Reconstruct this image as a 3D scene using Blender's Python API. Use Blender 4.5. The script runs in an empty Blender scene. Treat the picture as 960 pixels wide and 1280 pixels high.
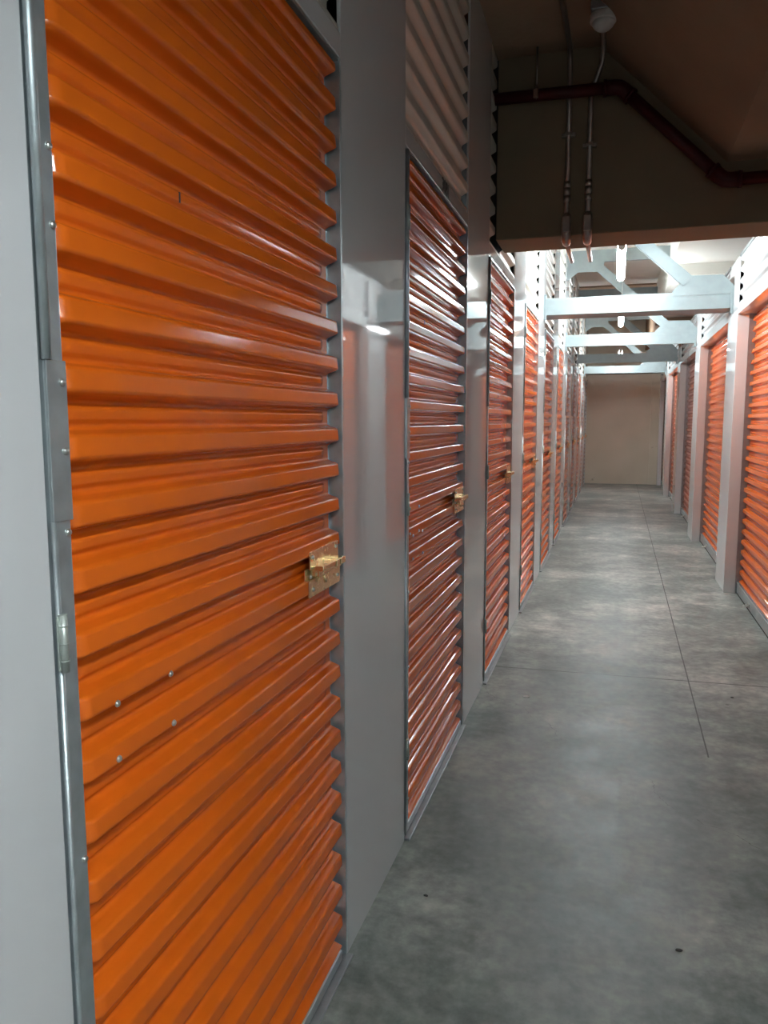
import bpy, bmesh, math, random
from mathutils import Vector, Matrix
random.seed(4)
S = bpy.context.scene
COL = S.collection

# ------------------------------------------------------------------ layout
XL = -0.642            # left wall face
XR = 0.90              # right post face
CAMZ = 1.42
Y0, P, PW = 0.168, 1.6176, 0.579      # left pilasters: start, pitch, width
DW = P - PW                            # left door opening
RY, RP, RW = 6.77, 2.83, 0.54          # right posts: start, pitch, width
ZH = 2.258                             # head of the door openings
YB0, YB1 = 4.20, 4.52                  # concrete beam
ZN = 3.275                             # near ceiling
YEND = 18.0
YBACK = -5.0

# ------------------------------------------------------------------ materials
def nmat(name):
    m = bpy.data.materials.new(name); m.use_nodes = True
    nt = m.node_tree
    return m, nt, nt.nodes['Principled BSDF']

def add(nt, typ, **kw):
    n = nt.nodes.new(typ)
    for k, v in kw.items():
        if k in n.inputs: n.inputs[k].default_value = v
        else: setattr(n, k, v)
    return n

def ramp(nt, fac, stops):
    r = nt.nodes.new('ShaderNodeValToRGB')
    el = r.color_ramp.elements
    while len(el) < len(stops): el.new(0.5)
    for e, (p, c) in zip(el, stops):
        e.position = p; e.color = (*c, 1) if len(c) == 3 else c
    nt.links.new(fac, r.inputs[0])
    return r

def simple(name, col, rough, metal=0.0, var=0.08, scale=6.0, bump=0.0, bscale=40.0, spec=0.5, coat=0.0, stretch=(1, 1, 1), rvar=0.0):
    m, nt, b = nmat(name)
    tc = add(nt, 'ShaderNodeTexCoord'); mp = add(nt, 'ShaderNodeMapping')
    mp.inputs['Scale'].default_value = stretch
    nt.links.new(tc.outputs['Object'], mp.inputs[0])
    nz = add(nt, 'ShaderNodeTexNoise'); nz.inputs['Scale'].default_value = scale; nz.inputs['Detail'].default_value = 5
    nt.links.new(mp.outputs[0], nz.inputs[0])
    lo = tuple(c * (1 - var) for c in col); hi = tuple(min(1, c * (1 + var)) for c in col)
    r = ramp(nt, nz.outputs[0], [(0.3, lo), (0.7, hi)])
    nt.links.new(r.outputs[0], b.inputs['Base Color'])
    b.inputs['Roughness'].default_value = rough; b.inputs['Metallic'].default_value = metal
    b.inputs['Specular IOR Level'].default_value = spec
    if coat: b.inputs['Coat Weight'].default_value = coat; b.inputs['Coat Roughness'].default_value = 0.05
    if rvar:
        mr = add(nt, 'ShaderNodeMapRange'); mr.inputs[3].default_value = rough - rvar; mr.inputs[4].default_value = rough + rvar
        nt.links.new(nz.outputs[0], mr.inputs[0]); nt.links.new(mr.outputs[0], b.inputs['Roughness'])
    if bump:
        n2 = add(nt, 'ShaderNodeTexNoise'); n2.inputs['Scale'].default_value = bscale; n2.inputs['Detail'].default_value = 3
        nt.links.new(mp.outputs[0], n2.inputs[0])
        bp = add(nt, 'ShaderNodeBump'); bp.inputs['Strength'].default_value = bump; bp.inputs['Distance'].default_value = 0.004
        nt.links.new(n2.outputs[0], bp.inputs['Height']); nt.links.new(bp.outputs[0], b.inputs['Normal'])
    return m

M = {}
M['panel'] = simple('white_enamel_panel', (0.60, 0.61, 0.612), 0.035, var=0.02, scale=2.0, bump=0.015, bscale=2.0, spec=0.65)
M['cream'] = simple('cream_enamel_sheet', (0.56, 0.54, 0.48), 0.28, var=0.03, scale=3.0)
M['orange'] = simple('orange_enamel_sheet', (0.68, 0.128, 0.008), 0.12, var=0.05, scale=5.0, bump=0.012, bscale=4.0, spec=0.5)
M['galv'] = simple('galvanised_steel', (0.47, 0.53, 0.54), 0.42, metal=0.75, var=0.12, scale=30.0, rvar=0.08)
M['galv_light'] = simple('galvanised_channel', (0.29, 0.345, 0.355), 0.42, metal=0.5, var=0.06, scale=12.0)
M['dark'] = simple('dark_shade_and_debris', (0.03, 0.028, 0.026), 0.7, var=0.2)  # dark tone painted for unlit gaps; also rubber, scratch and floor crumbs
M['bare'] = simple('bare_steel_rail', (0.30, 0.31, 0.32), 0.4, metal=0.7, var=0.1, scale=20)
M['beige'] = simple('beige_painted_concrete', (0.235, 0.185, 0.12), 0.75, var=0.10, scale=2.2, bump=0.3, bscale=18, spec=0.2)
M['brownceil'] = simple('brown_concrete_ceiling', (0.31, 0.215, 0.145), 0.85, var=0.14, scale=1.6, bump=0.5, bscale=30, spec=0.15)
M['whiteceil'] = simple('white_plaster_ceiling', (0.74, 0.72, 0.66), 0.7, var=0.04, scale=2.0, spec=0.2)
M['redpipe'] = simple('red_painted_iron', (0.060, 0.006, 0.008), 0.5, spec=0.3, var=0.15, scale=12)
M['conduit'] = simple('steel_conduit', (0.42, 0.38, 0.35), 0.32, metal=0.85, var=0.15, scale=20)
M['brass'] = simple('yellow_zinc_plate', (0.82, 0.70, 0.42), 0.26, metal=0.9, var=0.15, scale=60, rvar=0.06)
M['screw'] = simple('zinc_screw', (0.6, 0.6, 0.56), 0.3, metal=0.9, var=0.05)
M['plastic'] = simple('white_plastic', (0.62, 0.60, 0.58), 0.45, var=0.02)
M['ink'] = simple('black_number_ink', (0.02, 0.02, 0.02), 0.5, var=0.02)
M['hinge'] = simple('painted_hinge_steel', (0.42, 0.46, 0.42), 0.4, metal=0.5, var=0.08, scale=20)

def tube_mat(name, s):
    m, nt, b = nmat(name)
    b.inputs['Base Color'].default_value = (0.9, 0.9, 0.9, 1)
    b.inputs['Emission Color'].default_value = (0.86, 0.96, 1.0, 1)
    b.inputs['Emission Strength'].default_value = s
    return m
M['glow'] = tube_mat('lit_fluorescent_tube', 60.0)

def endwall_mat():
    m, nt, b = nmat('end_wall_painted_board')
    tc = add(nt, 'ShaderNodeTexCoord')
    nz = add(nt, 'ShaderNodeTexNoise'); nz.inputs['Scale'].default_value = 1.4; nz.inputs['Detail'].default_value = 6
    nt.links.new(tc.outputs['Object'], nz.inputs[0])
    r = ramp(nt, nz.outputs[0], [(0.3, (0.56, 0.51, 0.40)), (0.7, (0.64, 0.59, 0.48))])
    n2 = add(nt, 'ShaderNodeTexNoise'); n2.inputs['Scale'].default_value = 5.0; n2.inputs['Detail'].default_value = 2
    nt.links.new(tc.outputs['Object'], n2.inputs[0])
    r2 = ramp(nt, n2.outputs[0], [(0.70, (1, 1, 1)), (0.76, (0.45, 0.42, 0.36))])
    mx = add(nt, 'ShaderNodeMixRGB', blend_type='MULTIPLY'); mx.inputs[0].default_value = 1
    nt.links.new(r.outputs[0], mx.inputs[1]); nt.links.new(r2.outputs[0], mx.inputs[2])
    nt.links.new(mx.outputs[0], b.inputs['Base Color']); b.inputs['Roughness'].default_value = 0.3
    return m
M['end'] = endwall_mat()

def floor_mat():
    m, nt, b = nmat('worn_concrete_floor')
    L = nt.links.new
    tc = add(nt, 'ShaderNodeTexCoord')
    n1 = add(nt, 'ShaderNodeTexNoise'); n1.inputs['Scale'].default_value = 1.3; n1.inputs['Detail'].default_value = 8; n1.inputs['Roughness'].default_value = 0.62
    n2 = add(nt, 'ShaderNodeTexNoise'); n2.inputs['Scale'].default_value = 5.5; n2.inputs['Detail'].default_value = 8; n2.inputs['Roughness'].default_value = 0.7
    n3 = add(nt, 'ShaderNodeTexNoise'); n3.inputs['Scale'].default_value = 26; n3.inputs['Detail'].default_value = 4
    for n in (n1, n2, n3): L(tc.outputs['Object'], n.inputs[0])
    r1 = ramp(nt, n1.outputs[0], [(0.38, (0.165, 0.192, 0.178)), (0.5, (0.24, 0.260, 0.243)), (0.62, (0.37, 0.375, 0.348))])
    r2 = ramp(nt, n2.outputs[0], [(0.34, (0.52, 0.55, 0.54)), (0.5, (0.94, 0.95, 0.94)), (0.68, (1.42, 1.40, 1.34))])
    r3 = ramp(nt, n3.outputs[0], [(0.35, (0.84, 0.84, 0.84)), (0.65, (1.13, 1.13, 1.12))])
    m1 = add(nt, 'ShaderNodeMixRGB', blend_type='MULTIPLY'); m1.inputs[0].default_value = 1
    m2 = add(nt, 'ShaderNodeMixRGB', blend_type='MULTIPLY'); m2.inputs[0].default_value = 1
    L(r1.outputs[0], m1.inputs[1]); L(r2.outputs[0], m1.inputs[2]); L(m1.outputs[0], m2.inputs[1]); L(r3.outputs[0], m2.inputs[2])
    # sawn joints: one along the corridor, one across it
    sp = add(nt, 'ShaderNodeSeparateXYZ'); L(tc.outputs['Object'], sp.inputs[0])
    def math_(op, a, bb=None, c=None):
        n = add(nt, 'ShaderNodeMath', operation=op)
        for i, v in enumerate((a, bb, c)):
            if v is None: continue
            if isinstance(v, (int, float)): n.inputs[i].default_value = v
            else: L(v, n.inputs[i])
        return n.outputs[0]
    X, Y = sp.outputs[0], sp.outputs[1]
    wob = math_('MULTIPLY', math_('SUBTRACT', n2.outputs[0], 0.5), 0.006)
    d1 = math_('ABSOLUTE', math_('ADD', math_('SUBTRACT', X, math_('ADD', math_('MULTIPLY', Y, 0.0045), 0.408)), wob))
    j1 = math_('MULTIPLY', math_('LESS_THAN', d1, 0.0032), math_('GREATER_THAN', Y, 3.36))
    d2 = math_('ABSOLUTE', math_('ADD', math_('SUBTRACT', Y, math_('ADD', math_('MULTIPLY', X, 0.044), 4.344)), wob))
    j2 = math_('LESS_THAN', d2, 0.0055)
    d3 = math_('ABSOLUTE', math_('SUBTRACT', Y, 9.9)); j3 = math_('MULTIPLY', math_('LESS_THAN', d3, 0.006), 0.35)
    # hairline crack wandering over the near slab
    wc = add(nt, 'ShaderNodeTexNoise'); wc.inputs['Scale'].default_value = 4.0; wc.inputs['Detail'].default_value = 6
    L(tc.outputs['Object'], wc.inputs[0])
    cw = math_('MULTIPLY', math_('SUBTRACT', wc.outputs[0], 0.5), 0.30)
    # line from (-0.35,3.6) to (0.55,2.55)
    dc = math_('ABSOLUTE', math_('ADD', math_('ADD', math_('MULTIPLY', X, 0.76), math_('MULTIPLY', Y, 0.65)), math_('ADD', cw, -2.09)))
    jc = math_('MULTIPLY', math_('MULTIPLY', math_('LESS_THAN', dc, 0.0016), math_('GREATER_THAN', n1.outputs[0], 0.44)), math_('LESS_THAN', Y, 4.0))
    j = math_('MAXIMUM', math_('MAXIMUM', math_('MAXIMUM', j1, j2), j3), math_('MULTIPLY', jc, 0.6))
    mx = add(nt, 'ShaderNodeMixRGB'); L(math_('MULTIPLY', j, 0.88), mx.inputs[0]); L(m2.outputs[0], mx.inputs[1]); mx.inputs[2].default_value = (0.02, 0.02, 0.02, 1)
    # small dark specks
    vo = add(nt, 'ShaderNodeTexVoronoi'); vo.inputs['Scale'].default_value = 2.3; L(tc.outputs['Object'], vo.inputs[0])
    sk = math_('MULTIPLY', math_('LESS_THAN', vo.outputs['Distance'], 0.022), 0.6)
    my = add(nt, 'ShaderNodeMixRGB'); L(sk, my.inputs[0]); L(mx.outputs[0], my.inputs[1]); my.inputs[2].default_value = (0.05, 0.05, 0.045, 1)
    L(my.outputs[0], b.inputs['Base Color'])
    mr = add(nt, 'ShaderNodeMapRange'); mr.inputs[1].default_value = 0.3; mr.inputs[2].default_value = 0.7
    mr.inputs[3].default_value = 0.34; mr.inputs[4].default_value = 0.55
    L(n2.outputs[0], mr.inputs[0]); L(mr.outputs[0], b.inputs['Roughness'])
    b.inputs['Specular IOR Level'].default_value = 0.4
    bp = add(nt, 'ShaderNodeBump'); bp.inputs['Strength'].default_value = 0.15; bp.inputs['Distance'].default_value = 0.003
    L(math_('SUBTRACT', n3.outputs[0], math_('MULTIPLY', j, 2.0)), bp.inputs['Height']); L(bp.outputs[0], b.inputs['Normal'])
    return m
M['floor'] = floor_mat()

# ------------------------------------------------------------------ mesh helpers
class MB:
    def __init__(s): s.v = []; s.f = []; s.smooth = []
    def quadstrip(s, rows, closed=False, smooth=True):
        n = len(rows[0]); b = len(s.v)
        for r in rows: s.v += [tuple(p) for p in r]
        for i in range(len(rows) - 1):
            for j in range(n if closed else n - 1):
                k = (j + 1) % n
                s.f.append((b + i*n + j, b + i*n + k, b + (i+1)*n + k, b + (i+1)*n + j)); s.smooth.append(smooth)
    def box(s, a, b_, bev=0.0):
        x0, y0, z0 = a; x1, y1, z1 = b_
        if bev <= 0:
            k = len(s.v)
            s.v += [(x0,y0,z0),(x1,y0,z0),(x1,y1,z0),(x0,y1,z0),(x0,y0,z1),(x1,y0,z1),(x1,y1,z1),(x0,y1,z1)]
            for f in ((0,3,2,1),(4,5,6,7),(0,1,5,4),(1,2,6,5),(2,3,7,6),(3,0,4,7)):
                s.f.append(tuple(k + i for i in f)); s.smooth.append(False)
        else:
            bm = bmesh.new(); bmesh.ops.create_cube(bm, size=1.0)
            for v in bm.verts:
                v.co = Vector(((x0+x1)/2 + v.co.x*(x1-x0), (y0+y1)/2 + v.co.y*(y1-y0), (z0+z1)/2 + v.co.z*(z1-z0)))
            bmesh.ops.bevel(bm, geom=bm.edges[:], offset=bev, segments=2, profile=0.5, affect='EDGES')
            s.from_bm(bm, False)
    def from_bm(s, bm, smooth):
        k = len(s.v); bm.verts.index_update()
        s.v += [tuple(v.co) for v in bm.verts]
        for f in bm.faces: s.f.append(tuple(k + v.index for v in f.verts)); s.smooth.append(smooth)
        bm.free()
    def tube(s, pts, r, seg=14, caps=True):
        pts = [Vector(p) for p in pts]; rings = []
        up = None
        for i, p in enumerate(pts):
            d = (pts[min(i+1, len(pts)-1)] - pts[max(i-1, 0)]).normalized()
            if up is None:
                up = Vector((0, 0, 1)) if abs(d.z) < 0.9 else Vector((1, 0, 0))
            a = d.cross(up).normalized(); b = a.cross(d).normalized(); up = b
            rr = r[i] if isinstance(r, (list, tuple)) else r
            rings.append([p + a*math.cos(t)*rr + b*math.sin(t)*rr for t in [2*math.pi*q/seg for q in range(seg)]])
        k = len(s.v); s.quadstrip(rings, closed=True)
        if caps:
            s.f.append(tuple(k + q for q in reversed(range(seg)))); s.smooth.append(False)
            e = k + (len(rings)-1)*seg
            s.f.append(tuple(e + q for q in range(seg))); s.smooth.append(False)
    def prism(s, poly, axis, a, b):        # poly = 2-D outline, extruded along axis
        n = len(poly); k = len(s.v)
        def mk(p, t):
            return {0: (t, p[0], p[1]), 1: (p[0], t, p[1]), 2: (p[0], p[1], t)}[axis]
        s.v += [mk(p, a) for p in poly] + [mk(p, b) for p in poly]
        s.f.append(tuple(k + i for i in range(n))); s.f.append(tuple(k + n + i for i in reversed(range(n))))
        s.smooth += [False, False]
        for i in range(n):
            j = (i + 1) % n; s.f.append((k+i, k+n+i, k+n+j, k+j)); s.smooth.append(False)
    def mesh(s, name, mat):
        me = bpy.data.meshes.new(name); me.from_pydata(s.v, [], s.f)
        me.polygons.foreach_set('use_smooth', s.smooth)
        me.materials.append(mat)
        bm = bmesh.new(); bm.from_mesh(me); bmesh.ops.recalc_face_normals(bm, faces=bm.faces[:]); bm.to_mesh(me); bm.free()
        me.update(); return me
    def build(s, name, mat, parent=None, loc=(0, 0, 0)):
        o = bpy.data.objects.new(name, s.mesh(name, mat)); COL.objects.link(o)
        o.location = loc
        if parent is not None: o.parent = parent
        return o

def box(name, a, b, mat, parent=None, bev=0.0):
    m = MB(); m.box(a, b, bev); return m.build(name, mat, parent)

def tag(o, label=None, cat=None, group=None, kind=None):
    if label: o['label'] = label
    if cat: o['category'] = cat
    if group: o['group'] = group
    if kind: o['kind'] = kind
    return o

def empty(name, loc=(0, 0, 0)):
    o = bpy.data.objects.new(name, None); COL.objects.link(o); o.location = loc
    o.empty_display_size = 0.1
    return o

def copy_tree(o, parent=None):
    c = o.copy(); COL.objects.link(c); c.parent = parent
    for ch in list(o.children): copy_tree(ch, c)
    return c

def sst(a, b, x):
    t = max(0.0, min(1.0, (x - a) / (b - a))); return t*t*(3 - 2*t)

# ------------------------------------------------------------------ corrugated sheets
RIB = 0.085
def rib_profile(z, phase):
    """returns (main rib height 0..1, inner bead height 0..1) at height z"""
    t = ((phase - z) / RIB) % 1.0          # 0 at the top edge of a rib, growing downwards
    if t > 0.95: t -= 1.0
    face = 0.90 + 0.10 * min(1.0, max(0.0, t / 0.40))      # the crest leans out towards its lower edge
    main = sst(-0.05, 0.09, t) * (1 - sst(0.40, 0.56, t)) * face
    bead = sst(0.60, 0.67, t) * (1 - sst(0.83, 0.90, t)) * (1.0 - 0.25 * max(0.0, t - 0.60) / 0.28)
    return main, bead

def curtain_mesh(w, z0, z1, depth, phase, end_in, left_fade=None, right_fade=None, step=0.0034):
    """sheet in local coords: y 0..w, x = 0 at rib crest, -depth in the valley"""
    m = MB(); ys = [0.0, 0.006, 0.012, 0.018, 0.026]
    e0, e1 = end_in, w - end_in
    ys += [e0 - 0.004, e0, e0 + 0.004, e0 + 0.02]
    n = 6
    ys += [e0 + 0.02 + (e1 - e0 - 0.04)*i/n for i in range(1, n)]
    ys += [e1 - 0.02, e1 - 0.004, e1, e1 + 0.004, w - 0.026, w - 0.012, w]
    ys = sorted(set(round(y, 5) for y in ys if 0 <= y <= w))
    N = int((z1 - z0) / step)
    rows = []
    for i in range(N + 1):
        z = z0 + (z1 - z0)*i/N
        mn, bd = rib_profile(z, phase); row = []
        for y in ys:
            k = 1.0
            if left_fade: k = sst(0.0, left_fade, y)
            b = bd * sst(e0 - 0.003, e0 + 0.003, y) * (1 - sst(e1 - 0.003, e1 + 0.003, y))
            row.append((-depth + depth*mn*k + 0.26*depth*b, y, z))
        rows.append(row)
    m.quadstrip(rows)
    # a thin return so that the cut edges have thickness
    for y in (0.0, w):
        j = ys.index(min(ys, key=lambda q: abs(q - y)))
        m.quadstrip([[rows[i][j], (rows[i][j][0] - 0.0016, rows[i][j][1], rows[i][j][2])] for i in range(N + 1)], smooth=False)
    return m

def transom_mesh(w, z0, z1, depth, period, step=0.006):
    m = MB(); N = int((z1 - z0)/step); rows = []
    for i in range(N + 1):
        z = z0 + (z1 - z0)*i/N; t = ((z - z0)/period) % 1.0
        d = sst(0.10, 0.28, t) * (1 - sst(0.62, 0.80, t))
        rows.append([(-depth + depth*(1 - d), 0, z), (-depth + depth*(1 - d), w*0.5, z), (-depth + depth*(1 - d), w, z)])
    m.quadstrip(rows)
    return m

# ------------------------------------------------------------------ room shell
struct = lambda o, label=None, cat=None: tag(o, label, cat, kind='structure')
fl = box('floor', (-1.2, YBACK, -0.08), (3.0, YEND + 0.1, 0.0), M['floor'])
struct(fl, 'worn grey concrete corridor floor with sawn joints and stains', 'floor')

# ceiling: near part steps down through a 45 degree haunch to the right
XH0, XH1, ZLOW = -0.135, 0.475, 2.665
ce = empty('ceiling'); struct(ce, 'brown concrete soffit in front, white painted soffit behind the beam', 'ceiling')
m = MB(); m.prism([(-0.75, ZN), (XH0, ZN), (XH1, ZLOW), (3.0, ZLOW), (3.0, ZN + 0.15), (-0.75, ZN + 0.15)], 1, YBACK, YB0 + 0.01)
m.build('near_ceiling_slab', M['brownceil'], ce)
m = MB()
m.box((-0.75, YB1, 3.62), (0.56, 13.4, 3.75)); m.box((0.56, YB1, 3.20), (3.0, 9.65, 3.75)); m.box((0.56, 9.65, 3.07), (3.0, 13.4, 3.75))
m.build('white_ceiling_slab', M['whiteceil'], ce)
m = MB(); m.box((-0.75, 13.4, 3.60), (3.0, YEND, 3.75)); m.box((0.56, 13.4, 2.95), (3.0, YEND, 3.6)); m.build('far_unlit_ceiling_slab', M['brownceil'], ce)  # brown tone painted in for the unlit far stretch of ceiling

bmo = box('concrete_beam', (XL - 0.001, YB0, 2.37), (3.0, YB1, 3.75), M['beige'], bev=0.006)
struct(bmo, 'deep beige concrete beam crossing the corridor overhead', 'beam')

we = empty('wall_end'); struct(we, 'pale beige blank wall closing the far end of the corridor', 'wall')
box('board', (-0.75, YEND, 0.0), (1.5, YEND + 0.1, 2.44), M['end'], we)
box('upper_board', (-0.75, YEND - 0.012, 2.455), (1.5, YEND + 0.1, 3.75), M['end'], we)
box('shadow_line_strip', (-0.75, YEND - 0.002, 2.438), (1.5, YEND + 0.1, 2.456), M['dark'], we)  # dark strip painted in as the shadow line across the end wall
box('pilaster_board', (0.73, YEND - 0.05, 0.0), (1.05, YEND, 2.44), M['end'], we)
wb = box('wall_back', (-0.75, YBACK - 0.1, 0.0), (3.0, YBACK, ZN), M['panel']); struct(wb)
wo = box('wall_outer', (3.0, YBACK, 0.0), (3.1, YEND + 0.1, 3.75), M['whiteceil']); struct(wo)

# ---- left wall
wl = empty('wall_left', (0, 0, 0)); struct(wl, 'left partition of glossy white panels and cream ribbed sheet between the doors', 'wall')
mp_ = MB()
def pil_mesh(z1):
    k = MB(); k.box((-0.010, 0.0, 0.0), (0.0, PW, z1), 0.0025); return k
pm_n = pil_mesh(ZN).mesh('pilaster', M['panel']); pm_f = pil_mesh(3.62).mesh('pilaster', M['panel'])
tn = transom_mesh(DW + 0.004, 2.316, ZN, 0.028, 0.104).mesh('ribbed_transom', M['cream'])
tf = transom_mesh(DW + 0.004, 2.316, 3.62, 0.028, 0.104).mesh('ribbed_transom', M['cream'])
hd = MB(); hd.box((-0.10, 0, ZH), (0.0, DW, 2.314), 0.002); hm = hd.mesh('header', M['panel'])
def inst(name, me, parent, loc):
    o = bpy.data.objects.new(name, me); COL.objects.link(o); o.parent = parent; o.location = loc; return o
NL = 11
for i in range(-1, NL):
    y = Y0 + i*P; near = (y < YB0)
    inst('pilaster', pm_n if near else pm_f, wl, (XL, y, 0))
    yo = y + PW
    inst('header', hm, wl, (XL, yo, 0))
    if i == 2:      # this opening runs under the beam: the sheet is cut around it
        for a, b, z0, z1 in ((yo - 0.01, YB0 - 0.025, 2.316, ZN), (YB0 - 0.025, YB1 + 0.02, 2.316, 2.366), (YB1 + 0.02, yo + DW - 0.01, 2.316, 3.62)):
            inst('ribbed_transom', transom_mesh(b - a, z0, z1, 0.028, 0.104).mesh('ribbed_transom', M['cream']), wl, (XL - 0.002, a, 0))
        continue
    inst('ribbed_transom', tn if yo < YB0 - 0.5 else tf, wl, (XL - 0.002, yo - 0.014, 0))
box('unlit_void_sheet', (-0.90, YBACK, 0.0), (-0.80, YEND, 3.75), M['dark'], wl)  # dark sheet added to block light and read as unlit unit interior
box('plain_panel', (XL - 0.10, YBACK, 0.0), (XL, Y0 - P, ZN), M['panel'], wl)
# small number plates and the stencilled unit number on the second header
mb = MB(); mb.box((0, 0, 0), (0.002, 0.17, 0.036)); pl_me = mb.mesh('number_plate', M['panel'])
for i in range(2, 6):
    inst('number_plate', pl_me, wl, (XL, Y0 + i*P + PW + DW*0.5, 2.268))
cu = bpy.data.curves.new('unit_number', 'FONT'); cu.body = '3081'; cu.size = 0.066; cu.offset = 0.0018; cu.extrude = 0.0004; cu.align_x = 'CENTER'; cu.align_y = 'CENTER'
tmp = bpy.data.objects.new('tmp', cu); COL.objects.link(tmp)
dg = bpy.context.evaluated_depsgraph_get(); me = bpy.data.meshes.new_from_object(tmp.evaluated_get(dg)); me.name = 'unit_number'
me.materials.clear(); me.materials.append(M['ink'])
bpy.data.objects.remove(tmp)
o = inst('unit_number', me, wl, (XL + 0.0012, 2.94, 2.2865)); o.rotation_euler = (math.radians(90), 0, math.radians(90))
# rotate so text reads along +Y... facing +X

# ---- right wall
wr = empty('wall_right'); struct(wr, 'right partition of white posts, headers and ribbed sheet', 'wall')
pm = MB(); pm.box((0.0, 0.0, 0.0), (0.088, RW, 2.335), 0.003); pm.box((0.0, 0.0, 2.30), (0.008, RW, 2.72), 0.003); pr = pm.mesh('post_panel', M['panel'])
hm_ = MB(); hm_.box((0.0, 0, ZH), (0.14, RP - RW, 2.335), 0.002); hr = hm_.mesh('header', M['panel'])
tm = transom_mesh(RP - RW - 0.022, 2.337, 2.70, 0.024, 0.09)
tm.v = [(-x, y, z) for x, y, z in tm.v]; tr = tm.mesh('ribbed_transom', M['panel'])
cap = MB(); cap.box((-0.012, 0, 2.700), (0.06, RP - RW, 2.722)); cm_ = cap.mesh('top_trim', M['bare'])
NR = range(-1, 4)
for k in list(NR) + [4]:
    y = RY + k*RP
    inst('post_panel', pr, wr, (XR, min(y, YEND - RW + .3), 0))
for k in NR:
    y = RY + k*RP + RW; 
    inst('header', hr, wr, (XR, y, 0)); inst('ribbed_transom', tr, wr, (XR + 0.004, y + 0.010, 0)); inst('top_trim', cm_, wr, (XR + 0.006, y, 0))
ub = MB(); ub.box((1.12, 3.0, 0.0), (1.18, YEND, 2.70)); ub.box((0.99, RY - RP, 2.70), (3.0, YEND, 2.73)); ub.build('unlit_void_sheet', M['dark'], wr)  # dark sheets added behind the doors to stand for unlit units
box('plain_panel', (XR, -0.12, 0.0), (XR + 0.1, RY - RP, ZLOW), M['panel'], wr)
box('plain_panel', (XR, YBACK, 0.0), (XR + 0.1, -2.0, ZLOW), M['panel'], wr)  # opening before this panel is invented to let the side fill light in

# ------------------------------------------------------------------ left swing doors
def screw_mesh(r=0.0038, h=0.003):
    m = MB(); seg = 10
    rings = [[(x, rr*math.cos(2*math.pi*q/seg), rr*math.sin(2*math.pi*q/seg)) for q in range(seg)]
             for x, rr in ((0, r), (h*0.4, r), (h*0.85, r*0.7), (h, r*0.05))]
    m.quadstrip(rings, closed=True); return m
SCR = screw_mesh(0.0048, 0.0040).mesh('screw', M['screw'])
RIV = screw_mesh(0.0050, 0.004).mesh('rivet', M['screw'])
CUT = curtain_mesh(DW - 0.034 - 0.024, 0.040, 2.238, 0.029, 1.578, 0.040, left_fade=0.028).mesh('ribbed_leaf', M['orange'])

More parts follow.
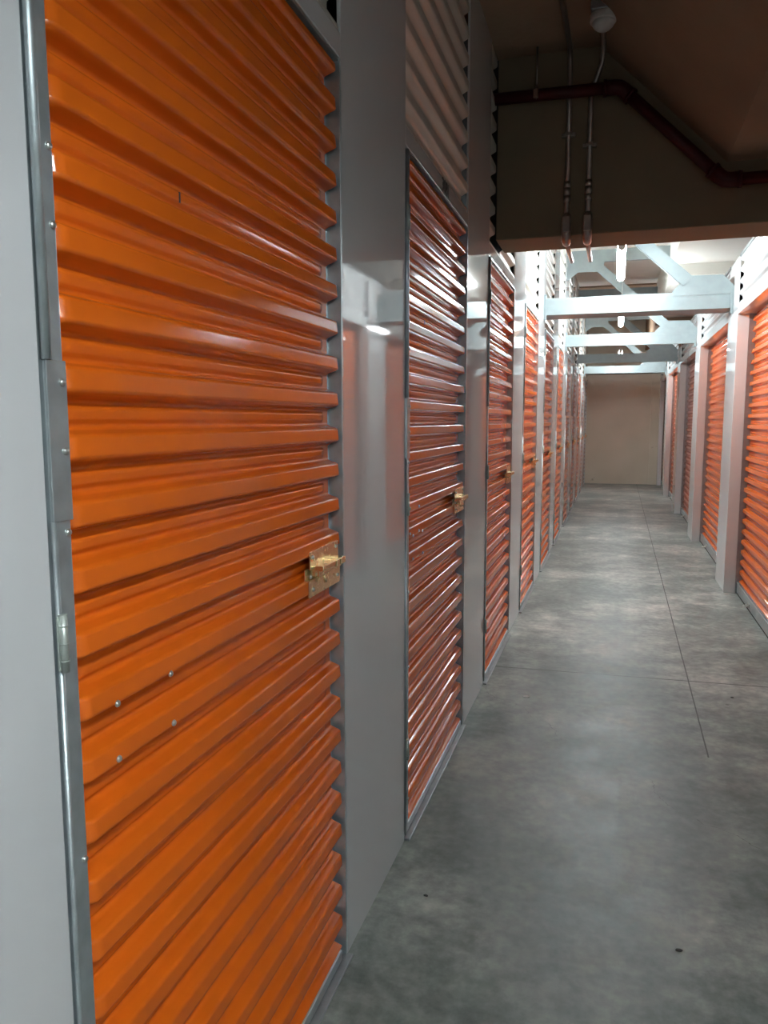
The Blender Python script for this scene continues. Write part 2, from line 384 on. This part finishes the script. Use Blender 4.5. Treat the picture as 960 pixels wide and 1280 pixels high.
def make_door(detail):
    d = empty('door_1')
    leaf = inst('ribbed_leaf', CUT, d, (-0.004, 0.034, 0))
    # hinge stile
    m = MB(); m.box((-0.026, 0.004, 0.022), (0.004, 0.036, 2.246), 0.0035)
    m.tube([(0.003, 0.0075, 1.492), (0.003, 0.0075, 2.246)], 0.0065, 12)
    m.tube([(0.002, 0.0065, 0.022), (0.002, 0.0065, 1.300)], 0.0042, 12)
    st = m.build('hinge_stile', M['galv'], d)
    if detail:
        m = MB(); m.box((0.0035, 0.0035, 1.300), (0.0062, 0.0372, 1.492), 0.0008); m.build('splice_plate', M['galv'], st)
        for z in (1.736, 1.648, 1.466, 1.384, 1.285, 0.859, 0.603, 1.98, 0.35, 0.14):
            inst('screw', SCR, st, (0.0062 if 1.3 < z < 1.49 else 0.004, 0.0285, z))
    # frame: strike jamb with its stop, head and sill
    m = MB()
    m.box((-0.075, DW - 0.010, 0.0), (0.001, DW - 0.0005, ZH), 0.001)
    m.box((-0.040, DW - 0.055, 0.0), (-0.036, DW - 0.010, ZH))
    m.box((-0.075, 0.0, 2.250), (-0.002, DW, ZH))
    m.box((-0.040, 0.0, 2.212), (-0.036, DW, 2.25))
    m.box((-0.075, 0.0005, 0.0), (-0.030, 0.003, ZH))
    m.build('door_frame', M['galv'], d)
    m = MB(); m.box((-0.07, 0.002, 0.0), (0.018, DW - 0.002, 0.008), 0.002); m.build('threshold', M['bare'], d)
    m = MB(); m.box((-0.030, 0.036, 0.012), (-0.001, DW - 0.038, 0.040), 0.002); m.build('bottom_rail', M['galv'], d)
    # hinges
    for z in (2.045, 1.152, 0.325):
        m = MB(); m.tube([(0.009, 0.006, z - 0.036), (0.009, 0.006, z + 0.036)], 0.0052, 10)
        for q in (-0.022, 0.0, 0.022): m.tube([(0.009, 0.006, z + q - 0.0008), (0.009, 0.006, z + q + 0.0008)], 0.0058, 10)
        m.box((0.0042, -0.001, z - 0.034), (0.0065, 0.016, z + 0.034), 0.0005)
        m.build('hinge', M['hinge'], d)
    # slide bolt
    z = 1.076; y1 = DW - 0.034; y0 = DW - 0.232
    bo = MB()
    bo.box((-0.004, y0, z - 0.050), (0.0, y1, z - 0.012), 0.0008)
    bo.box((-0.004, y0 + 0.008, z + 0.012), (0.0, y1 - 0.012, z + 0.054), 0.0008)
    bo.box((-0.013, y0, z - 0.013), (-0.010, y1, z + 0.013), 0.0005)
    bo.box((-0.013, y0, z - 0.014), (0.0, y0 + 0.140, z - 0.011)); 
    B = bo.build('slide_bolt', M['brass'], d)
    m = MB()   # the raised U shaped bolt bar with its staples
    m.box((-0.006, y0 + 0.020, z + 0.008), (0.026, y0 + 0.100, z + 0.020), 0.0015)
    m.box((-0.006, y0 + 0.109, z + 0.004), (0.026, y0 + 0.128, z + 0.020), 0.0015)
    m.box((-0.006, y0 + 0.137, z + 0.004), (0.026, y0 + 0.168, z + 0.020), 0.0015)
    m.box((-0.006, y0 + 0.022, z - 0.004), (0.016, y0 + 0.166, z + 0.009), 0.001)
    m.build('bolt_housing', M['brass'], B)
    m = MB(); m.tube([(0.002, y0 + 0.094, z + 0.0), (0.002, y1 + 0.012, z + 0.0)], 0.0060, 10)
    m.tube([(0.006, y0 + 0.070, z - 0.004), (0.012, y0 + 0.070, z - 0.026)], 0.004, 8); m.build('bolt_bar', M['brass'], B)
    if detail:
        for yy, zz in ((y0 + 0.020, z + 0.040), (y1 - 0.028, z + 0.042), (y0 + 0.022, z - 0.034), (y1 - 0.020, z - 0.030), (y0 + 0.006, z - 0.002)):
            inst('screw', SCR, B, (0.0, yy, zz))
    return d

ordn = ['nearest', 'second', 'third', 'fourth', 'fifth', 'sixth', 'seventh', 'eighth', 'ninth', 'tenth', 'last']
lab = ['largest orange ribbed steel door in the left foreground, four rivets at lower left and brass slide bolt',
       'second orange door on the left, glossy glare near its top, numbered header above',
       'third orange door on the left, the first one standing past the concrete beam',
       'fourth orange door on the left, bright leaf two panels beyond the concrete beam',
       'fifth orange door on the left, beyond the first galvanised cross beam',
       'sixth orange door on the left, in the middle of the row',
       'seventh orange door on the left, narrow in view, halfway past the second cross beam',
       'eighth orange door on the left, thin sliver four from the far end wall',
       'ninth orange door on the left, thin sliver three from the far end wall',
       'tenth orange door on the left, thin sliver next to last before the end wall',
       'last orange door on the left, touching the far beige end wall']
dfull = make_door(True); dsimple = None
GRP = 'orange ribbed swing doors along the left wall'
for i in range(NL):
    if i == 0: d = dfull
    elif i == 1: d = copy_tree(dfull)
    elif dsimple is None: d = dsimple = make_door(False)
    else: d = copy_tree(dsimple)
    d.name = 'door_%d' % (i + 1)
    d.location = (XL, Y0 + i*P + PW, 0)
    tag(d, lab[i], 'door', GRP, 'structure')
    if i == 0:
        leafs = [c for c in d.children if c.name.startswith('ribbed_leaf')]
        for y, z, x in ((0.867, 1.033, -0.0225), (1.001, 1.032, -0.0225), (1.003, 0.952, -0.0225), (0.865, 0.954, -0.0225)):
            mn, bd = rib_profile(z, 1.578)
            inst('rivet', RIV, d, (-0.033 + 0.029*mn + 0.0075*bd, y - d.location.y, z))
        mn, bd = rib_profile(1.769, 1.578)
        m = MB(); m.box((0, -0.0016, -0.008), (0.0012, 0.0016, 0.008)); m.build('scratch_mark', M['dark'], d, (-0.033 + 0.029*mn + 0.0075*bd, 1.106 - d.location.y, 1.769))
    if i in (1, 2):
        for y, z in ((0.03, 1.13), (0.15, 1.125), (0.03, 1.045), (0.15, 1.04)):
            mn, bd = rib_profile(z, 1.578)
            inst('rivet', RIV, d, (-0.033 + 0.029*mn + 0.0075*bd, 0.05 + y, z))

# ------------------------------------------------------------------ right roll-up doors
RWD = RP - RW
rc = curtain_mesh(RWD - 0.03, 0.10, 2.38, 0.024, 1.56, 0.05)
rc.v = [(-x, y, z) for x, y, z in rc.v]; RCM = rc.mesh('ribbed_curtain', M['orange'])
def make_roll():
    d = empty('door_12')
    inst('ribbed_curtain', RCM, d, (0.112, 0.015, 0))
    m = MB()
    for y in (0.0, RWD - 0.022): m.box((0.150, y - 0.004 if y == 0 else y, 0.0), (0.185, y + 0.024, 2.45))
    m.box((0.088, 0.0, 0.0), (0.190, 0.006, ZH)); m.box((0.088, RWD - 0.006, 0.0), (0.190, RWD, ZH))
    m.build('guide_track', M['bare'], d)
    m = MB(); m.box((0.098, 0.016, 0.012), (0.135, RWD - 0.016, 0.100), 0.003); m.box((0.094, 0.016, 0.092), (0.112, RWD - 0.016, 0.100), 0.002)
    m.build('bottom_bar', M['galv'], d)
    m = MB(); m.box((0.100, 0.016, 0.0), (0.130, RWD - 0.016, 0.012)); m.build('rubber_seal', M['dark'], d)
    # pull ring on the bottom bar
    m = MB()
    cyy = RWD - 0.62
    m.tube([(0.098, cyy - 0.028, 0.045), (0.070, cyy - 0.026, 0.036), (0.052, cyy, 0.030), (0.070, cyy + 0.026, 0.036), (0.098, cyy + 0.028, 0.045)], 0.005, 8)
    m.box((0.092, cyy - 0.04, 0.034), (0.0985, cyy + 0.04, 0.058), 0.001)
    m.build('pull_ring', M['screw'], d)
    return d
rl = ['widest orange roll-up door on the right, cut by the frame edge',
      'second orange roll-up door on the right, between the first and second white posts',
      'third orange roll-up door on the right, narrow strip behind the second white post',
      'fourth orange roll-up door on the right, thin strip behind the third post',
      'farthest orange roll-up door on the right, beside the end wall']
dr = None
for n, k in enumerate(NR):
    if dr is None: d = dr = make_roll()
    else: d = copy_tree(dr)
    d.name = 'door_%d' % (NL + 1 + n); d.location = (XR, RY + k*RP + RW, 0)
    tag(d, rl[n], 'door', 'orange roll-up doors along the right wall', 'structure')

# ------------------------------------------------------------------ braced frames over the corridor
def make_frame(x0, x1, wide=0.0):
    f = empty('cross_frame')
    m = MB(); t = 0.003; dpt = 0.06
    # C channel, web to the front
    m.box((x0, 0, 2.345), (x1, t, 2.488)); m.box((x0, t, 2.345), (x1, dpt + wide, 2.345 + t)); m.box((x0, t, 2.485), (x1, dpt, 2.488))
    m.box((x0, dpt + wide - t, 2.348), (x1, dpt + wide, 2.365))
    m.build('bottom_chord', M['galv_light'], f)
    m = MB(); m.box((x0, 0, 3.365), (x1, t, 3.508)); m.box((x0, t, 3.365), (x1, dpt, 3.365 + t)); m.box((x0, t, 3.505), (x1, dpt, 3.508))
    m.build('top_chord', M['galv_light'], f)
    m = MB()
    a = Vector((-0.30, 3.335)); b = Vector((0.54, 2.575)); dr_ = (b - a).normalized(); nn = Vector((-dr_.y, dr_.x)) * 0.052
    m.prism([tuple(a + nn), tuple(b + nn), tuple(b - nn), tuple(a - nn)], 1, -0.008, -0.005)
    e = dr_*0; 
    m.prism([tuple(a - nn), tuple(b - nn), tuple(b - nn*0.94), tuple(a - nn*0.94)], 1, -0.008, 0.030)
    m.build('diagonal_brace', M['galv_light'], f)
    m = MB(); m.prism([(x0, 3.40), (x0, 3.15), (x0 + 0.13, 3.248), (-0.287, 3.246), (-0.20, 3.33), (-0.20, 3.40)], 1, -0.004, 0.0)
    m.build('gusset', M['galv_light'], f)
    m = MB(); m.prism([(0.42, 2.46), (0.42, 2.50), (0.54, 2.622), (0.81, 2.617), (x1 - 0.005, 2.53), (x1 - 0.005, 2.46)], 1, -0.004, 0.0)
    m.build('gusset', M['galv_light'], f)
    for x in (x0 + 0.012, x1 - 0.012):
        m = MB(); m.box((x - 0.011, -0.010, 2.30), (x + 0.011, -0.0045, 2.52), 0.001)
        m.build('end_angle', M['galv_light'], f)
    return f
fl_ = ['galvanised cross beam frame just behind the concrete beam, nearest of the four',
       'second galvanised cross beam frame, behind the nearest frame',
       'third cross beam frame, dark against the far ceiling',
       'farthest pale cross beam frame near the end wall']
f0 = make_frame(XL + 0.001, XR - 0.001, wide=0.26)
f1 = make_frame(XL + 0.001, XR - 0.001)
for i, y in enumerate((7.04, 10.08, 13.05, 15.95)):
    f = f0 if i == 0 else f1 if i == 1 else copy_tree(f1)
    f.location = (0, y, 0)
    tag(f, fl_[i], 'cross beam', 'galvanised braced frames spanning the corridor')

# ------------------------------------------------------------------ lights
def make_tube(L):
    t = empty('tube_light')
    m = MB(); m.tube([(0, 0.02, 0), (0, L - 0.02, 0)], 0.030, 16); m.build('tube', M['glow'], t)
    for y in (0.0, L - 0.03):
        m = MB(); m.tube([(0, y, 0), (0, y + 0.03, 0)], 0.026, 14); m.box((-0.02, y + 0.004, 0.0), (0.02, y + 0.026, 0.05), 0.003); m.build('end_cap', M['plastic'], t)
    m = MB(); m.box((-0.022, 0.0, 0.034), (0.022, L, 0.058), 0.004); m.build('batten', M['plastic'], t)
    for y in (0.12, L - 0.12):
        m = MB(); m.tube([(0, y, 0.056), (0, y, 1.0)], 0.003, 6); m.build('hanging_wire', M['screw'], t)
    return t
TZ = 2.62
ll = ['nearest glowing tube light hanging behind the concrete beam', 'second glowing tube light hanging behind the nearest cross beam',
      'farthest tube light, a small bright spot under the dark cross beam']
t0 = make_tube(1.25)
for i, y in enumerate((5.72, 9.05, 14.35)):
    t = t0 if i == 0 else copy_tree(t0)
    t.location = (0.0 + 0.02*i, y, TZ)
    tag(t, ll[i], 'tube light', 'tube lights hung along the corridor')
# unseen fill tubes added behind the camera; hoods shaped to darken the upper wall
def fill_hood_light(loc, rz, s, drop, lab_):
    t = empty('fill_strip_light', loc); t.rotation_euler = (0, 0, rz); tag(t, lab_, 'fill light')
    m = MB(); m.tube([(0.02, 0, 0), (1.23, 0, 0)], 0.024, 16); m.build('tube', tube_mat('fill_tube_under_hood', s), t)
    m = MB()
    m.prism([(-0.10, -0.030), (-0.04, 0.045), (0.04, 0.045), (0.10, -0.030), (0.104, -0.030), (0.045, 0.055), (-0.045, 0.055), (-0.104, -0.030)], 0, 0.0, 1.25)
    m.build('light_cutoff_hood', M['plastic'], t)
    for x in (0.2, 1.05):
        m = MB(); m.tube([(x, 0, 0.05), (x, 0, drop)], 0.004, 6); m.build('hanging_wire', M['screw'], t)
fill_hood_light((1.00, -0.95, 2.20), 0, 30.0, ZLOW - 2.20, 'added fill light under a white hood in an invented side opening behind the viewpoint')
fill_hood_light((0.42, -1.02, 2.24), math.pi/2, 47.0, 3.275 - 0.56 - 2.24, 'added fill light under a white hood above the corridor behind the viewpoint')

# ------------------------------------------------------------------ sprinkler pipe, conduits, detector
YP = 4.12
def at(X, Z, y=YP): return (X*y/4.2, y, 1.42 + (Z - 1.42)*y/4.2)
sp = empty('sprinkler_pipe'); tag(sp, 'dark red sprinkler pipe kinked down along the concrete beam', 'pipe')
A, B_, C_, D_ = Vector((XL - 0.01, YP, 3.05)), Vector(at(-0.035, 3.070)), Vector(at(0.465, 2.580)), Vector((2.9, YP, 2.556))
for a, b in ((A, B_), (B_, C_), (C_, D_)):
    m = MB(); m.tube([a, b], 0.029, 16); m.build('pipe_run', M['redpipe'], sp)
for q, a, b in ((B_, A, C_), (C_, B_, D_)):
    u = (a - q).normalized(); w = (b - q).normalized()
    m = MB(); m.tube([q + u*0.075, q + u*0.03, q + (u + w)*0.006, q + w*0.03, q + w*0.075], 0.036, 16)
    m.tube([q + u*0.062, q + u*0.078], 0.040, 16); m.tube([q + w*0.062, q + w*0.078], 0.040, 16)
    m.build('elbow', M['redpipe'], sp)
hx = -0.436
m = MB(); m.tube([(hx, YP, 3.09), (hx, YP, ZN)], 0.005, 8)
m.tube([(hx, YP + 0.034*math.cos(t), 3.056 + 0.034*math.sin(t)) for t in [2*math.pi*q/16 for q in range(17)]], 0.004, 6, caps=False)
m.box((hx - 0.012, YP - 0.045, 3.020), (hx + 0.012, YP - 0.030, 3.062), 0.003)
m.build('pipe_hanger', M['conduit'], sp)

def arc(c, r, a0, a1, ax, n=7):
    out = []
    for i in range(n):
        a = math.radians(a0 + (a1 - a0)*i/(n - 1))
        out.append(Vector(c) + (Vector((0, math.cos(a), math.sin(a)))*r if ax == 0 else Vector((math.cos(a), 0, math.sin(a)))*r))
    return out
yc = 4.175
for n, (X, shift, lab_) in enumerate(((-0.277, -0.02, 'left steel conduit running down the concrete beam and under it'),
                                (-0.172, 0.06, 'right steel conduit on the concrete beam, leading to the detector'))):
    c = empty('conduit'); tag(c, lab_, 'conduit', 'steel conduits on the concrete beam')
    m = MB()
    if n == 0:
        path = [(X, yc, 2.43), (X, yc, ZN - 0.10)] + [(X, yc - 0.075 + 0.075*math.cos(a), ZN - 0.10 + 0.075*math.sin(a)) for a in [math.radians(d) for d in (15, 35, 55, 75, 90)]] + [(X - 0.01, 3.6, ZN - 0.025), (X - 0.02, 1.0, ZN - 0.025)]
    else:
        path = [(X, yc, 2.43), (X, yc, 3.02), (X + 0.015, yc - 0.01, 3.08), (X + 0.050, yc - 0.03, 3.17), (X + 0.055, yc - 0.05, 3.215), (X + 0.055, yc - 0.10, ZN - 0.025), (X + 0.055, 3.86, ZN - 0.022)]
    m.tube(path, 0.0125, 12); m.build('conduit_tube', M['conduit'], c)
    m = MB(); m.tube([(X, yc, 2.565), (X, yc, 2.600)], 0.0165, 12); m.tube([(X, yc, 2.60), (X, yc, 2.63)], 0.019, 6); m.tube([(X, yc, 2.53), (X, yc, 2.56)], 0.019, 6); m.build('coupling', M['conduit'], c)
    # pull elbow that carries the conduit round the arris of the beam
    m = MB(); m.tube([(X, yc, 2.475), (X, yc, 2.465), (X, yc - 0.002, 2.44), (X, yc - 0.002, 2.375), (X, yc + 0.002, 2.352), (X, yc + 0.016, 2.343), (X, yc + 0.05, 2.341), (X, yc + 0.075, 2.341)], [0.015, 0.022, 0.0245, 0.0245, 0.0245, 0.023, 0.022, 0.016], 14)
    m.box((X - 0.019, yc - 0.034, 2.375), (X + 0.019, yc - 0.024, 2.455), 0.004)
    m.build('pull_elbow', M['conduit'], c)
    m = MB(); m.tube([(X, yc + 0.06, 2.341), (X, YB1 + 0.2, 2.341)], 0.0125, 10); m.build('conduit_tube', M['conduit'], c)
    m = MB(); zc = 2.86 if n == 0 else 2.80
    m.tube([(X + 0.0165*math.cos(a), yc, zc + 0.0) for a in (0,)] + [(X + 0.0165, yc, zc + 0.016)], 0.002, 6)
    m.box((X - 0.034, yc - 0.001, zc - 0.009), (X + 0.034, yc + 0.024, zc + 0.009), 0.002); m.box((X - 0.017, yc - 0.017, zc - 0.009), (X + 0.017, yc - 0.012, zc + 0.009), 0.002)
    m.build('conduit_clamp', M['conduit'], c)

sd = empty('smoke_detector', (-0.112, 3.80, ZN)); tag(sd, 'round white smoke detector under the dark ceiling', 'smoke detector')
def lathe(m, prof, seg=28):
    m.quadstrip([[(r*math.cos(2*math.pi*q/seg), r*math.sin(2*math.pi*q/seg), z) for q in range(seg)] for r, z in prof], closed=True)
m = MB(); m.box((-0.055, -0.055, -0.045), (0.055, 0.055, 0.0), 0.006); m.build('junction_box', M['bare'], sd)
m = MB(); lathe(m, [(0.001, -0.045), (0.058, -0.045), (0.060, -0.050), (0.060, -0.072), (0.056, -0.078), (0.001, -0.078)]); m.build('base', M['plastic'], sd)
m = MB(); lathe(m, [(0.050, -0.078), (0.050, -0.086), (0.042, -0.098), (0.030, -0.108), (0.024, -0.112), (0.001, -0.113)]); m.build('sensing_head', M['plastic'], sd)

# ------------------------------------------------------------------ bits on the floor
def chip(name, x, y, r, h, mat, label, cat, n=7):
    m = MB(); a0 = random.random()*6
    poly = [(r*random.uniform(0.6, 1.1)*math.cos(a0 + 2*math.pi*i/n), r*0.55*random.uniform(0.6, 1.2)*math.sin(a0 + 2*math.pi*i/n)) for i in range(n)]
    m.prism(poly, 2, 0.0, h); o = m.build(name, mat, None, (x, y, 0.0)); tag(o, label, cat); return o
chip('paper_scrap', -0.397, 3.867, 0.024, 0.003, M['plastic'], 'small white paper scrap on the floor near the second left panel', 'scrap')
chip('debris_chip', -0.501, 2.092, 0.007, 0.003, M['dark'], 'tiny dark crumb on the near floor by the broad left panel', 'debris')
chip('debris_chip', 0.209, 2.056, 0.010, 0.003, M['dark'], 'small dark flake on the near floor at lower right', 'debris')
chip('debris_chip', 0.620, 4.157, 0.010, 0.003, M['dark'], 'small dark chip right of the floor joint near the crossing', 'debris')

# ------------------------------------------------------------------ camera, world, render settings
cam = bpy.data.cameras.new('camera'); co = bpy.data.objects.new('camera', cam); COL.objects.link(co)
cam.sensor_fit = 'HORIZONTAL'; cam.sensor_width = 36.0; cam.lens = 36.0 * 955.62 / 960.0; cam.clip_start = 0.02
yaw, pit, rol = 0.2927, 0.1187, -0.0015
F = Vector((-math.sin(yaw)*math.cos(pit), math.cos(yaw)*math.cos(pit), -math.sin(pit)))
R = Vector((math.cos(yaw), math.sin(yaw), 0)); U = R.cross(F)
R2 = R*math.cos(rol) + U*math.sin(rol); U2 = -R*math.sin(rol) + U*math.cos(rol)
mt = Matrix(((R2.x, U2.x, -F.x, 0), (R2.y, U2.y, -F.y, 0), (R2.z, U2.z, -F.z, CAMZ), (0, 0, 0, 1)))
co.matrix_world = mt
S.camera = co
w = bpy.data.worlds.new('world'); S.world = w; w.use_nodes = True
w.node_tree.nodes['Background'].inputs[0].default_value = (0.5, 0.55, 0.6, 1); w.node_tree.nodes['Background'].inputs[1].default_value = 0.02
S.view_settings.view_transform = 'Standard'; S.view_settings.look = 'None'; S.view_settings.gamma = 1.0
S.view_settings.use_curve_mapping = False; S.view_settings.exposure = 1.4
